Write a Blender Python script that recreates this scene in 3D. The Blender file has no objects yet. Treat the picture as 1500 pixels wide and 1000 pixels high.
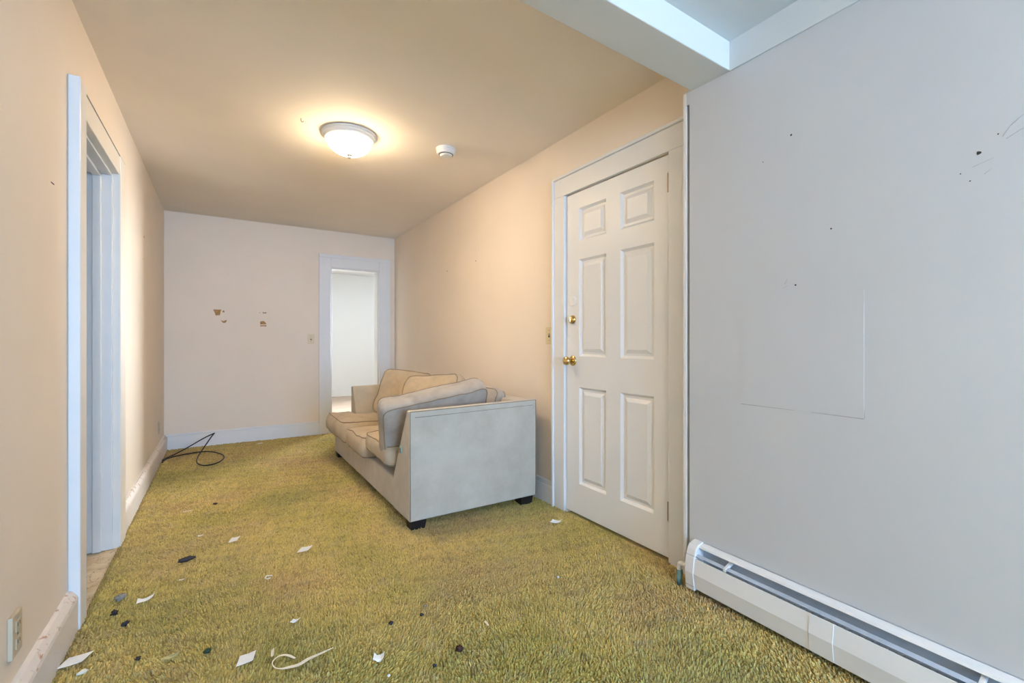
import bpy, math, random
import numpy as np
from mathutils import Vector, Matrix, noise
random.seed(7); rng = np.random.default_rng(11)
S = bpy.context.scene
C = S.collection

# ------------------------------------------------------------------ camera
cd = bpy.data.cameras.new('camera'); cam = bpy.data.objects.new('camera', cd); C.objects.link(cam)
cd.sensor_width = 36.0; cd.lens = 36.0 * 668.0 / 1500.0; cd.clip_start = 0.02
YAW = 32.5
cam.location = (0, 0, 1.09); cam.rotation_euler = (math.radians(90), 0, math.radians(-YAW))
S.camera = cam
# ------------------------------------------------------------------ world, daylight, exposure
w = bpy.data.worlds.new('World'); S.world = w; w.use_nodes = True
w.node_tree.nodes['Background'].inputs[0].default_value = (0.62, 0.76, 1.0, 1)
w.node_tree.nodes['Background'].inputs[1].default_value = 1.0
S.view_settings.view_transform = 'Standard'; S.view_settings.look = 'None'
S.view_settings.exposure = 0.80; S.view_settings.gamma = 1.0; S.view_settings.use_curve_mapping = False
def area(name, loc, rot, sx, sy, power, col):
    l = bpy.data.lights.new(name, 'AREA'); l.shape = 'RECTANGLE'; l.size = sx; l.size_y = sy
    l.energy = power; l.color = col
    o = bpy.data.objects.new(name, l); C.objects.link(o); o.location = loc; o.rotation_euler = [math.radians(a) for a in rot]
    return o
LAMP = 88.0
# daylight entering through the window behind the camera
area('daylight_rear_window', (0.72, -4.34, 1.35), (90, 0, 0), 2.1, 1.7, 246, (0.25, 0.55, 1.0))
# unseen warm fill light added behind the camera, without a fixture
nl = bpy.data.lights.new('rear_fill_light', 'POINT'); nl.energy = 52; nl.color = (1.0, 0.85, 0.68); nl.shadow_soft_size = 0.14
no = bpy.data.objects.new('rear_fill_light', nl); C.objects.link(no); no.location = (0.10, -2.2, 2.12)
# daylight entering through the window of the room beyond the far doorway
fw = area('daylight_far_window', (3.95, 8.70, 1.45), (88, 0, 131), 1.5, 1.5, 128, (0.84, 0.94, 1.0)); fw.data.spread = math.radians(95)
# dim fill light added in the side room, its source unseen
area('side_room_fill', (-2.55, 2.6, 1.5), (90, 0, -90), 0.8, 1.0, 5, (0.75, 0.87, 1.0))

# ------------------------------------------------------------------ materials
MATS = {}
def principled(name, col, rough=0.6, metal=0.0, spec=0.4):
    m = bpy.data.materials.new(name); m.use_nodes = True
    b = m.node_tree.nodes['Principled BSDF']
    b.inputs['Base Color'].default_value = (*col, 1); b.inputs['Roughness'].default_value = rough
    b.inputs['Metallic'].default_value = metal; b.inputs['Specular IOR Level'].default_value = spec
    MATS[name] = m
    return m, m.node_tree, b
def N(nt, typ, **kw):
    n = nt.nodes.new(typ)
    for k, v in kw.items(): n.inputs[k].default_value = v
    return n
def coords(nt): return nt.nodes.new('ShaderNodeTexCoord').outputs['Object']
def ramp(nt, fac, stops):
    r = nt.nodes.new('ShaderNodeValToRGB'); nt.links.new(fac, r.inputs[0])
    e = r.color_ramp.elements
    e[0].position, e[0].color = stops[0][0], (*stops[0][1], 1)
    e[1].position, e[1].color = stops[-1][0], (*stops[-1][1], 1)
    for p, c in stops[1:-1]:
        n = e.new(p); n.color = (*c, 1)
    return r.outputs[0]
def mixc(nt, fac, a, b, mode='MIX'):
    m = nt.nodes.new('ShaderNodeMix'); m.data_type = 'RGBA'; m.blend_type = mode
    for sock, v in ((m.inputs[0], fac), (m.inputs[6], a), (m.inputs[7], b)):
        if isinstance(v, (int, float)): sock.default_value = v
        elif isinstance(v, tuple): sock.default_value = (*v, 1)
        else: nt.links.new(v, sock)
    return m.outputs[2]
def noise_n(nt, scale, detail=3, vec=None, rough=0.55):
    n = N(nt, 'ShaderNodeTexNoise', Scale=scale, Detail=detail, Roughness=rough)
    nt.links.new(vec if vec is not None else coords(nt), n.inputs['Vector'])
    return n.outputs['Fac']
def bump(nt, b, h, strength, dist=0.002):
    u = N(nt, 'ShaderNodeBump', Strength=strength, Distance=dist)
    nt.links.new(h, u.inputs['Height']); nt.links.new(u.outputs[0], b.inputs['Normal'])
def paint(name, col, rough=0.55, var=0.06, scale=1.6, b_scale=90, b_str=0.12, spec=0.35):
    m, nt, b = principled(name, col, rough, spec=spec)
    c2 = tuple(x * (1 - var) for x in col)
    nt.links.new(ramp(nt, noise_n(nt, scale, 4), [(0.35, col), (0.7, c2)]), b.inputs['Base Color'])
    bump(nt, b, noise_n(nt, b_scale, 2), b_str, 0.001)
    return m
paint('wall_cream', (0.83, 0.715, 0.59), 0.6, 0.05)
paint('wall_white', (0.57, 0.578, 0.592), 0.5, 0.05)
paint('trim_cream', (0.80, 0.755, 0.69), 0.4, 0.04, 5, 60, 0.25, 0.5)
paint('wall_far', (0.74, 0.735, 0.71), 0.6, 0.02)
paint('ceiling_paint', (0.89, 0.805, 0.70), 0.8, 0.07, 1.1, 40, 0.2)
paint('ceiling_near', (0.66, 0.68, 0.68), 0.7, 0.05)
paint('trim_white', (0.765, 0.755, 0.74), 0.38, 0.03, 5, 60, 0.25, 0.5)
paint('beam_paint', (0.70, 0.69, 0.65), 0.6, 0.04)
paint('door_paint', (0.80, 0.79, 0.78), 0.42, 0.02, 3, 120, 0.08, 0.5)
paint('plastic_almond', (0.72, 0.62, 0.40), 0.35, 0.02)
paint('plastic_beige', (0.56, 0.47, 0.34), 0.4, 0.05, 20)
paint('plastic_white', (0.88, 0.86, 0.82), 0.4, 0.02)
paint('plastic_dark', (0.03, 0.028, 0.026), 0.5, 0.2)
paint('heater_paint', (0.78, 0.77, 0.755), 0.4, 0.03, 6, 60, 0.1, 0.5)
paint('heater_inside', (0.48, 0.54, 0.62), 0.5, 0.2, 9)
paint('leg_dark', (0.022, 0.014, 0.011), 0.45, 0.3, 20)
paint('bare_plaster', (0.50, 0.27, 0.10), 0.9, 0.45, 60)
paint('hole_dark', (0.05, 0.045, 0.04), 0.9, 0.3, 60)
paint('scuff_shade_grey', (0.42, 0.42, 0.42), 0.8, 0.2, 60)  # grey for scuffs, also for the painted gap and edge shadows
paint('paper_white', (0.85, 0.85, 0.83), 0.7, 0.04, 60)
paint('paper_cream', (0.80, 0.74, 0.58), 0.6, 0.08, 60)
paint('litter_dark', (0.035, 0.03, 0.035), 0.55, 0.3, 90)
paint('litter_brown', (0.06, 0.025, 0.018), 0.6, 0.4, 90)
paint('litter_grey', (0.33, 0.29, 0.25), 0.8, 0.4, 120)
paint('litter_green', (0.03, 0.06, 0.03), 0.6, 0.3, 90)
paint('leaf_pale', (0.48, 0.43, 0.20), 0.7, 0.2, 90)
paint('teal_metal', (0.16, 0.30, 0.30), 0.5, 0.6, 60)
paint('tab_green', (0.42, 0.55, 0.46), 0.4, 0.2, 80)
paint('cord_black', (0.016, 0.013, 0.013), 0.45, 0.1)
paint('far_floor', (0.60, 0.45, 0.34), 0.5, 0.15, 4)
principled('brass', (0.72, 0.50, 0.20), 0.22, 1.0)
principled('old_brass', (0.24, 0.17, 0.10), 0.45, 1.0)
principled('nickel', (0.6, 0.58, 0.54), 0.3, 1.0)
m, nt, b = principled('chipped_ledge', (0.7, 0.62, 0.55), 0.6)
nt.links.new(ramp(nt, noise_n(nt, 26, 6, rough=0.7), [(0.57, (0.76, 0.69, 0.63)), (0.62, (0.55, 0.36, 0.26)), (0.70, (0.34, 0.18, 0.10))]), b.inputs['Base Color'])
bump(nt, b, noise_n(nt, 40, 4), 0.4, 0.003)
m, nt, b = principled('baseboard_worn', (0.74, 0.68, 0.62), 0.45)
nt.links.new(ramp(nt, noise_n(nt, 19, 6, rough=0.72), [(0.60, (0.76, 0.70, 0.65)), (0.69, (0.72, 0.60, 0.52)), (0.78, (0.45, 0.30, 0.22))]), b.inputs['Base Color'])
bump(nt, b, noise_n(nt, 30, 4), 0.25, 0.003)
# lit frosted glass of the ceiling lamp
m, nt, b = principled('lamp_glass', (0.95, 0.9, 0.8), 0.4)
b.inputs['Emission Color'].default_value = (1.0, 0.77, 0.50, 1)
tcz = nt.nodes.new('ShaderNodeSeparateXYZ'); nt.links.new(coords(nt), tcz.inputs[0])
mr = nt.nodes.new('ShaderNodeMapRange'); nt.links.new(tcz.outputs[2], mr.inputs[0])
for i_, v_ in ((1, -.045), (2, -.110), (3, LAMP * .22), (4, LAMP)): mr.inputs[i_].default_value = v_
nt.links.new(mr.outputs[0], b.inputs['Emission Strength'])
# window glass
m = bpy.data.materials.new('window_glass'); m.use_nodes = True; MATS['window_glass'] = m; nt = m.node_tree
nt.nodes.clear(); o_ = nt.nodes.new('ShaderNodeOutputMaterial'); mx = nt.nodes.new('ShaderNodeMixShader'); mx.inputs[0].default_value = 0.06
t_ = nt.nodes.new('ShaderNodeBsdfTransparent'); g_ = nt.nodes.new('ShaderNodeBsdfGlossy'); g_.inputs['Roughness'].default_value = 0.02
nt.links.new(t_.outputs[0], mx.inputs[1]); nt.links.new(g_.outputs[0], mx.inputs[2]); nt.links.new(mx.outputs[0], o_.inputs[0])
# cracked beige vinyl
m, nt, b = principled('vinyl', (0.6, 0.5, 0.35), 0.55)
v = N(nt, 'ShaderNodeTexVoronoi', Scale=17.0); v.feature = 'DISTANCE_TO_EDGE'
ob = coords(nt); wv = N(nt, 'ShaderNodeTexNoise', Scale=14.0, Detail=4.0); nt.links.new(ob, wv.inputs['Vector'])
ad = nt.nodes.new('ShaderNodeVectorMath'); ad.operation = 'MULTIPLY_ADD'; ad.inputs[1].default_value = (.12, .12, .12)
nt.links.new(wv.outputs['Color'], ad.inputs[0]); nt.links.new(ob, ad.inputs[2]); nt.links.new(ad.outputs[0], v.inputs['Vector'])
basec = ramp(nt, noise_n(nt, 11, 5), [(0.35, (0.66, 0.54, 0.36)), (0.7, (0.50, 0.36, 0.20))])
nt.links.new(mixc(nt, ramp(nt, v.outputs['Distance'], [(0.0, (1, 1, 1)), (0.035, (0, 0, 0))]), basec, (0.30, 0.22, 0.13)), b.inputs['Base Color'])
# carpet: olive pile with brown wear
def carpet_mat(name, under):
    m, nt, b = principled(name, (0.3, 0.26, 0.09), 0.9, spec=0.1)
    ob = coords(nt)
    c = ramp(nt, noise_n(nt, 1.25, 5, ob, 0.6), [(0.36, (0.50, 0.415, 0.115)), (0.50, (0.60, 0.468, 0.158)), (0.66, (0.55, 0.385, 0.165))])
    st = ramp(nt, noise_n(nt, 3.6, 6, ob, 0.65), [(0.56, (0, 0, 0)), (0.74, (1, 1, 1))])
    sf = nt.nodes.new('ShaderNodeMath'); sf.operation = 'MULTIPLY'; sf.inputs[1].default_value = 0.55
    nt.links.new(st, sf.inputs[0])
    c = mixc(nt, sf.outputs[0], c, (0.27, 0.19, 0.09))
    g1 = ramp(nt, noise_n(nt, 0.8, 3, ob, 0.5), [(0.50, (0, 0, 0)), (0.64, (0.75, 0.75, 0.75))])
    c = mixc(nt, g1, c, (0.35, 0.325, 0.10))
    g2 = ramp(nt, noise_n(nt, 9.0, 5, ob, 0.7), [(0.52, (0, 0, 0)), (0.70, (0.5, 0.5, 0.5))])
    c = mixc(nt, g2, c, (0.52, 0.41, 0.25))
    g3 = ramp(nt, noise_n(nt, 24.0, 4, ob, 0.7), [(0.60, (0, 0, 0)), (0.72, (0.6, 0.6, 0.6))])
    c = mixc(nt, g3, c, (0.20, 0.165, 0.06))
    a = nt.nodes.new('ShaderNodeAttribute'); a.attribute_name = 'tone'
    if not under:
        c = mixc(nt, 1.0, c, ramp(nt, a.outputs['Fac'], [(0.0, (0.62, 0.60, 0.55)), (0.5, (1, 1, 1)), (1.0, (1.28, 1.27, 1.22))]), 'MULTIPLY')
    nt.links.new(c, b.inputs['Base Color'])
    if under: bump(nt, b, noise_n(nt, 160, 3, ob), 0.8, 0.006)
    b.inputs['Sheen Weight'].default_value = 0.15
carpet_mat('carpet_pile', False); carpet_mat('carpet_backing', True)
# sofa microfibre
def fabric(name, col, col2, soil=0.0):
    m, nt, b = principled(name, col, 0.85, spec=0.15)
    ob = coords(nt)
    c = ramp(nt, noise_n(nt, 5.5, 5, ob, 0.65), [(0.35, col), (0.68, col2)])
    if soil:
        f = ramp(nt, noise_n(nt, 4.0, 4, ob), [(0.45, (0, 0, 0)), (0.62, (soil, soil, soil))])
        c = mixc(nt, f, c, (0.10, 0.085, 0.075))
    nt.links.new(c, b.inputs['Base Color'])
    bump(nt, b, noise_n(nt, 420, 2, ob), 0.35, 0.002)
    b.inputs['Sheen Weight'].default_value = 0.25
    b.inputs['Sheen Tint'].default_value = (0.9, 0.88, 0.85, 1)
fabric('sofa_fabric', (0.55, 0.495, 0.41), (0.46, 0.405, 0.325))
fabric('cushion_fabric', (0.54, 0.44, 0.31), (0.43, 0.345, 0.24))
fabric('cushion_soiled', (0.44, 0.39, 0.33), (0.36, 0.31, 0.26), 0.5)
fabric('piping_fabric', (0.30, 0.235, 0.16), (0.24, 0.185, 0.12))

# ------------------------------------------------------------------ builders
ORG = {}
def link(name, me, parent=None, base=None):
    o = bpy.data.objects.new(name, me); C.objects.link(o)
    if parent is not None:
        o.parent = parent; ORG[o.name] = ORG[parent.name]
    else:
        b = Vector(base) if base is not None else Vector((0, 0, 0))
        o.location = b; ORG[o.name] = b
    return o
def tag(o, label=None, cat=None, group=None, kind=None):
    if label: o['label'] = label
    if cat: o['category'] = cat
    if group: o['group'] = group
    if kind: o['kind'] = kind
    return o
def empty(name, base, **kw): return tag(link(name, None, None, base), **kw)
class MB:
    def __init__(s): s.v = []; s.f = []
    def add(s, vs, fs):
        k = len(s.v); s.v += [tuple(p) for p in vs]; s.f += [tuple(i + k for i in f) for f in fs]; return s
    def box(s, x0, x1, y0, y1, z0, z1):
        return s.hexa([(x0, y0, z0), (x1, y0, z0), (x1, y1, z0), (x0, y1, z0), (x0, y0, z1), (x1, y0, z1), (x1, y1, z1), (x0, y1, z1)])
    def hexa(s, p):
        return s.add(p, [(0, 3, 2, 1), (4, 5, 6, 7), (0, 1, 5, 4), (1, 2, 6, 5), (2, 3, 7, 6), (3, 0, 4, 7)])
    def prism(s, a, b):            # two matching outlines
        n = len(a)
        return s.add(list(a) + list(b), [tuple(range(n - 1, -1, -1)), tuple(range(n, 2 * n))] + [(i, (i + 1) % n, n + (i + 1) % n, n + i) for i in range(n)])
    def tube(s, pts, r, n=8, closed=False):
        P = [Vector(p) for p in pts]; L = len(P); rings = []
        nrm = None
        for i, p in enumerate(P):
            if closed: t = P[(i + 1) % L] - P[i - 1]
            else: t = P[min(i + 1, L - 1)] - P[max(i - 1, 0)]
            t.normalize()
            if nrm is None: nrm = t.orthogonal().normalized()
            nrm = (nrm - t * nrm.dot(t)).normalized(); bi = t.cross(nrm)
            rr = r[i] if isinstance(r, (list, tuple)) else r
            rings.append([p + nrm * rr * math.cos(2 * math.pi * k / n) + bi * rr * math.sin(2 * math.pi * k / n) for k in range(n)])
        vs = [q for g in rings for q in g]; fs = []
        for i in range(L if closed else L - 1):
            j = (i + 1) % L
            for k in range(n): fs.append((i * n + k, i * n + (k + 1) % n, j * n + (k + 1) % n, j * n + k))
        if not closed: fs += [tuple(range(n - 1, -1, -1)), tuple((L - 1) * n + k for k in range(n))]
        return s.add(vs, fs)
    def lathe(s, prof, M, n=40):   # prof: (r, h) list, turned about local z, placed by matrix M
        vs = []; fs = []
        for r, h in prof:
            for k in range(n):
                a = 2 * math.pi * k / n; vs.append(M @ Vector((r * math.cos(a), r * math.sin(a), h)))
        for i in range(len(prof) - 1):
            for k in range(n): fs.append((i * n + k, i * n + (k + 1) % n, (i + 1) * n + (k + 1) % n, (i + 1) * n + k))
        fs += [tuple(range(n - 1, -1, -1)), tuple((len(prof) - 1) * n + k for k in range(n))]
        return s.add(vs, fs)
    def build(s, name, mat, parent=None, base=None, smooth=False, bevel=0, seg=2):
        b = ORG[parent.name] if parent is not None else Vector(base if base is not None else (0, 0, 0))
        me = bpy.data.meshes.new(name); me.from_pydata([(p[0] - b.x, p[1] - b.y, p[2] - b.z) for p in s.v], [], s.f)
        me.materials.append(MATS[mat]); me.validate(); me.update()
        import bmesh
        bm = bmesh.new(); bm.from_mesh(me); bmesh.ops.recalc_face_normals(bm, faces=bm.faces); bm.to_mesh(me); bm.free()
        if smooth:
            for p in me.polygons: p.use_smooth = True
        o = link(name, me, parent, b)
        if bevel:
            md = o.modifiers.new('bevel', 'BEVEL'); md.width = bevel; md.segments = seg; md.limit_method = 'ANGLE'; md.angle_limit = math.radians(40)
        return o
def B(x0, x1, y0, y1, z0, z1): return MB().box(x0, x1, y0, y1, z0, z1)
def struct(o, label=None, cat=None): return tag(o, label, cat, None, 'structure')
def smooth_path(pts, k=6, closed=False):
    P = [Vector(p) for p in pts]; n = len(P); out = []
    for i in range(n if closed else n - 1):
        if closed: a, b, c, d = P[i - 1], P[i], P[(i + 1) % n], P[(i + 2) % n]
        else: a, b, c, d = P[max(i - 1, 0)], P[i], P[i + 1], P[min(i + 2, n - 1)]
        for j in range(k):
            t = j / k
            out.append(0.5 * ((2 * b) + (c - a) * t + (2 * a - 5 * b + 4 * c - d) * t * t + (3 * b - a - 3 * c + d) * t ** 3))
    if not closed: out.append(P[-1])
    return out

# ------------------------------------------------------------------ the room shell (metres; x right, y along the room, z up)
XL, XR, YB, H = -0.489, 1.880, 5.767, 2.413       # left wall, right wall, end wall, ceiling
YR = -4.2                                         # wall behind the camera
ZF = -0.012                                       # carpet backing; the pile reaches up to z = 0
TH = 0.13
# near stretch of the right wall, furred out, turned by 1.2 degrees
TA = math.radians(1.2); WC = Vector((1.790, 1.312, 0))
WD = Vector((-math.sin(TA), -math.cos(TA), 0)); WN = Vector((-math.cos(TA), math.sin(TA), 0))
def NW(s, n, z): return WC + WD * s + WN * n + Vector((0, 0, z))
def nw_box(mb, s0, s1, n0, n1, z0, z1):
    return mb.hexa([NW(s0, n0, z0), NW(s1, n0, z0), NW(s1, n1, z0), NW(s0, n1, z0), NW(s0, n0, z1), NW(s1, n0, z1), NW(s1, n1, z1), NW(s0, n1, z1)])

fl = struct(B(-0.466, 2.0, YR - .1, YB + 0.02, ZF - 0.05, ZF).build('floor', 'carpet_backing'), 'worn olive green carpeted floor of the long room', 'floor')
struct(B(-2.7, -0.466, 1.2, 4.6, ZF - 0.05, -0.008).build('floor', 'vinyl'), 'cracked beige vinyl floor inside the side doorway', 'floor')
struct(B(-1.2, 3.8, YB + 0.02, 9.7, ZF - 0.05, -0.004).build('floor', 'far_floor'), 'tan floor of the bright room beyond the end doorway', 'floor')
# left wall with doorway
L0, L1, LT = 2.440, 3.185, 1.985
mb = MB(); mb.box(XL - TH, XL, YR - .1, L0, ZF, H + .02); mb.box(XL - TH, XL, L1, YB + .13, ZF, H + .02); mb.box(XL - TH, XL, L0, L1, LT, H + .02)
wl = struct(mb.build('wall_left', 'wall_cream'), 'peach cream wall pierced by the side doorway', 'wall')
# right wall with the entry door
D0, D1, DT = 1.486, 2.300, 2.030                  # entry door opening
mb = MB(); mb.box(XR, XR + .12, 1.20, D0, ZF, H + .02); mb.box(XR, XR + .12, D1, YB + .13, ZF, H + .02); mb.box(XR, XR + .12, D0, D1, DT, H + .02)
mb.box(XR + .07, XR + .12, D0, D1, ZF, DT)
wr = struct(mb.build('wall_right', 'wall_cream'), 'cream wall holding the white panelled entry door', 'wall')
# end wall with doorway
E0, E1, ET = 1.099, 1.678, 1.977
mb = MB(); mb.box(XL - TH, E0, YB, YB + TH, ZF, H + .02); mb.box(E1, XR + .12, YB, YB + TH, ZF, H + .02); mb.box(E0, E1, YB, YB + TH, ET, H + .02)
wb = struct(mb.build('wall_back', 'wall_cream'), 'cream end wall with brown chipped paint spots', 'wall')
# near right wall
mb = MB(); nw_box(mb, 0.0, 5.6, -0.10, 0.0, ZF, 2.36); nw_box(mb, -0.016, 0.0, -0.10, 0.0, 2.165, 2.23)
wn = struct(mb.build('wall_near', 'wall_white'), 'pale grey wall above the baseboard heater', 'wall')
mb = MB(); nw_box(mb, -0.036, -0.016, -0.085, -0.001, 0.02, 2.226)
struct(mb.build('trim_1', 'trim_white', bevel=0.003), 'narrow white corner strip between door casing and grey wall', 'trim')
mb = MB(); nw_box(mb, -0.016, 0.0, -0.09, -0.030, 0.03, 2.165)
struct(mb.build('trim_2', 'plastic_beige'), 'tan recessed edge beside the white corner strip', 'trim')
mb = MB(); nw_box(mb, 0.2, 5.5, 0.0, 0.007, 2.213, 2.34)
struct(mb.build('trim_3', 'ceiling_near', bevel=0.002), 'greenish grey band at the top of the grey wall', 'trim')
# ceilings and beam
struct(B(XL - TH, XR + .12, 1.2, YB + .13, H, H + .05).build('ceiling', 'ceiling_paint'), 'tan painted ceiling carrying the round lamp', 'ceiling')
struct(B(XL - TH, XR + .12, YR - .1, 1.15, 2.334, 2.384).build('ceiling', 'ceiling_near'), 'grey ceiling on the near side of the beam', 'ceiling')
def bY(x, y, k): return y + (x - 1.79) * k
mb = MB(); xa, xb_ = XL - .02, XR + .05
p = [(xa, bY(xa, 1.112, .017), 2.216), (xb_, bY(xb_, 1.112, .017), 2.216), (xb_, bY(xb_, 1.305, .04), 2.222), (xa, bY(xa, 1.305, .04), 2.222)]
mb.hexa(p + [(a, b_, H + .01) for a, b_, c_ in p])
struct(mb.build('beam', 'beam_paint', bevel=0.004), 'off-white boxed beam crossing the ceiling', 'beam')
# wall behind the camera with its window
WX0, WX1, WZ0, WZ1 = -0.3, 1.66, 0.55, 2.14
mb = MB(); mb.box(XL - TH, WX0, YR - .12, YR, ZF, H); mb.box(WX1, XR + .12, YR - .12, YR, ZF, H)
mb.box(WX0, WX1, YR - .12, YR, ZF, WZ0); mb.box(WX0, WX1, YR - .12, YR, WZ1, H)
struct(mb.build('wall_front', 'wall_white'), 'white wall with a wide window facing the end wall', 'wall')
wd = struct(empty('window_1', (0.71, YR - .06, WZ0)), 'wide white double window facing the end wall', 'window')
mb = MB(); mb.box(WX0, WX0 + .05, YR - .09, YR - .03, WZ0, WZ1); mb.box(WX1 - .05, WX1, YR - .09, YR - .03, WZ0, WZ1)
mb.box(WX0 + .05, WX1 - .05, YR - .09, YR - .03, WZ0, WZ0 + .05); mb.box(WX0 + .05, WX1 - .05, YR - .09, YR - .03, WZ1 - .05, WZ1)
mb.box(.68, .74, YR - .09, YR - .03, WZ0 + .05, WZ1 - .05)
mb.build('frame', 'trim_white', wd)
B(WX0 + .05, .68, YR - .062, YR - .058, WZ0 + .05, WZ1 - .05).build('pane', 'window_glass', wd)
B(.74, WX1 - .05, YR - .062, YR - .058, WZ0 + .05, WZ1 - .05).build('pane', 'window_glass', wd)
B(WX0 - .05, WX1 + .05, YR - .06, YR + .04, WZ0 - .03, WZ0).build('sill', 'trim_white', wd)
# room beyond the end doorway
mb = MB(); mb.box(-1.2, 3.8, 9.5, 9.6, ZF, 2.5); struct(mb.build('wall_far', 'wall_far'), 'bright white wall seen through the end doorway', 'wall')
mb = MB(); mb.box(-1.3, -1.2, YB + TH, 9.6, ZF, 2.5); struct(mb.build('wall_far_left', 'wall_far'), 'white side wall of the room beyond the end doorway', 'wall')
mb = MB(); mb.box(3.4, 3.5, YB + TH, 7.7, ZF, 2.5); mb.box(3.4, 3.5, 9.1, 9.6, ZF, 2.5); mb.box(3.4, 3.5, 7.7, 9.1, ZF, .60); mb.box(3.4, 3.5, 7.7, 9.1, 2.25, 2.5)
struct(mb.build('wall_far_right', 'wall_far'), 'white window wall of the room beyond the end doorway', 'wall')
mb = MB(); mb.box(XR + .12, 3.5, YB, YB + TH, ZF, 2.5); mb.box(-1.3, XL - TH, YB, YB + TH, ZF, 2.5)
struct(mb.build('wall_far_front', 'wall_far'), 'wall beside the end doorway in the far room', 'wall')
struct(B(-1.3, 3.5, YB + TH, 9.6, 2.43, 2.5).build('ceiling', 'wall_far'), 'white ceiling of the room beyond the end doorway', 'ceiling')
struct(B(-1.2, 3.4, 9.475, 9.5, -.004, .145).build('baseboard_far', 'trim_white', bevel=.004), 'white baseboard glimpsed through the end doorway', 'baseboard')
# side room behind the left doorway
mb = MB(); mb.box(-2.7, -2.6, 1.2, 2.2, ZF, 2.5); mb.box(-2.7, -2.6, 3.0, 4.6, ZF, 2.5); mb.box(-2.7, -2.6, 2.2, 3.0, ZF, .9); mb.box(-2.7, -2.6, 2.2, 3.0, 2.0, 2.5)
struct(mb.build('wall_side_room', 'wall_far'), 'window wall of the side room', 'wall')
struct(B(-2.6, XL - TH, 1.1, 1.2, ZF, 2.5).build('wall_side_near', 'wall_far'), 'near wall of the side room', 'wall')
struct(B(-2.6, XL - TH, 4.5, 4.6, ZF, 2.5).build('wall_side_end', 'wall_far'), 'end wall of the side room', 'wall')
struct(B(-2.7, XL - TH, 1.1, 4.6, 2.42, 2.5).build('ceiling', 'wall_far'), 'ceiling of the side room behind the doorway', 'ceiling')

# ------------------------------------------------------------------ baseboards
def ledge_board(name, label, mats, boards):
    r = struct(empty(name, boards[0][0]), label, 'baseboard')
    for (a, b, dx, h) in boards:
        x0, x1 = sorted((a[0], a[0] + dx)); y0, y1 = a[1], b
        B(x0, x1, y0, y1, ZF, h - .034).build('board', mats[0], r, bevel=.003)
        pr = [(a[0], h - .034), (a[0] + dx, h - .034), (a[0] + dx * .92, h - .024), (a[0] + dx * .45, h - .004), (a[0], h)]
        MB().prism([(x, y0, z) for x, z in pr], [(x, y1, z) for x, z in pr]).build('cap', mats[1], r)
    return r
ledge_board('baseboard_left', 'worn pinkish baseboard with chipped brown top along the peach wall', ('baseboard_worn', 'chipped_ledge'),
            [((XL, YR, 0), 2.36, .030, .150), ((XL, 3.30, 0), YB - .02, .028, .150)])
bb = struct(empty('baseboard_back', (.2, YB, 0)), 'white baseboard along the end wall behind the cord', 'baseboard')
B(XL, .975, YB - .020, YB, ZF, .128).build('board', 'trim_white', bb, bevel=.003)
B(XL, .975, YB - .014, YB, .128, .150).build('cap', 'trim_white', bb, bevel=.005)
B(1.815, XR, YB - .020, YB, ZF, .128).build('board', 'trim_white', bb, bevel=.003)
br_ = struct(empty('baseboard_right', (XR, 3.5, 0)), 'white baseboard running behind the sofa', 'baseboard')
B(XR - .018, XR, 2.425, YB - .02, ZF, .118).build('board', 'trim_white', br_, bevel=.003)
B(XR - .012, XR, 2.425, YB - .02, .118, .150).build('cap', 'trim_white', br_, bevel=.005)

# ------------------------------------------------------------------ door casings
# side doorway in the left wall: thick casing, jambs, stops
t = struct(empty('trim_4', (XL, 2.8, 0)), 'thick white casing around the side doorway in the peach wall', 'trim')
xf = XL + .036
B(XL, xf, 2.348, 2.445, ZF, 2.100).build('side_casing', 'trim_white', t, bevel=.004)
B(XL, xf, 3.175, 3.325, ZF, 2.078).build('side_casing', 'trim_cream', t, bevel=.004)
B(XL, xf - .004, 2.445, 3.175, 1.978, 2.078).build('head_casing', 'trim_cream', t, bevel=.004)
B(XL, xf - .002, 2.445, 3.322, 2.078, 2.0815).build('gap_shadow_strip', 'scuff_shade_grey', t)  # solid grey strip painting in the shadow line above the head casing
B(XL, xf - .006, 2.445, 3.325, 2.0815, 2.092).build('cap_strip', 'trim_cream', t, bevel=.003)
B(XL - TH, XL + .002, L1 - .022, L1, -.006, LT).build('jamb', 'trim_white', t, bevel=.002)
B(XL - TH, XL + .002, L0, L0 + .022, -.006, LT).build('jamb', 'trim_white', t, bevel=.002)
B(XL - TH, XL + .002, L0 + .022, L1 - .022, LT - .02, LT).build('jamb', 'trim_white', t, bevel=.002)
B(XL - .075, XL - .040, L1 - .036, L1 - .022, -.006, LT - .02).build('door_stop', 'trim_white', t, bevel=.003)
B(XL - .075, XL - .040, L0 + .022, L0 + .036, -.006, LT - .02).build('door_stop', 'trim_white', t, bevel=.003)
B(XL - .075, XL - .040, L0 + .036, L1 - .036, LT - .034, LT - .02).build('door_stop', 'trim_white', t, bevel=.003)
B(XL - TH - .02, XL - TH, L1 - .005, L1 + .10, -.008, 2.08).build('side_casing', 'trim_white', t, bevel=.004)
# the opened leaf of the side doorway, swung into the side room
d2 = struct(empty('door_2', (XL - TH, 3.14, 0)), 'pale door swung open inside the side doorway', 'door')
B(XL - TH - .78, XL - TH - .012, 3.118, 3.156, .012, 1.955).build('leaf', 'trim_white', d2, bevel=.002)
for z in (1.70, .22):
    MB().lathe([(.007, 0), (.007, .09)], Matrix.Translation((XL - TH - .006, 3.137, z)), 12).build('hinge', 'old_brass', d2, smooth=False)
    B(XL - TH - .05, XL - TH - .012, 3.1155, 3.118, z, z + .09).build('hinge_plate', 'brass', d2)
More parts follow.
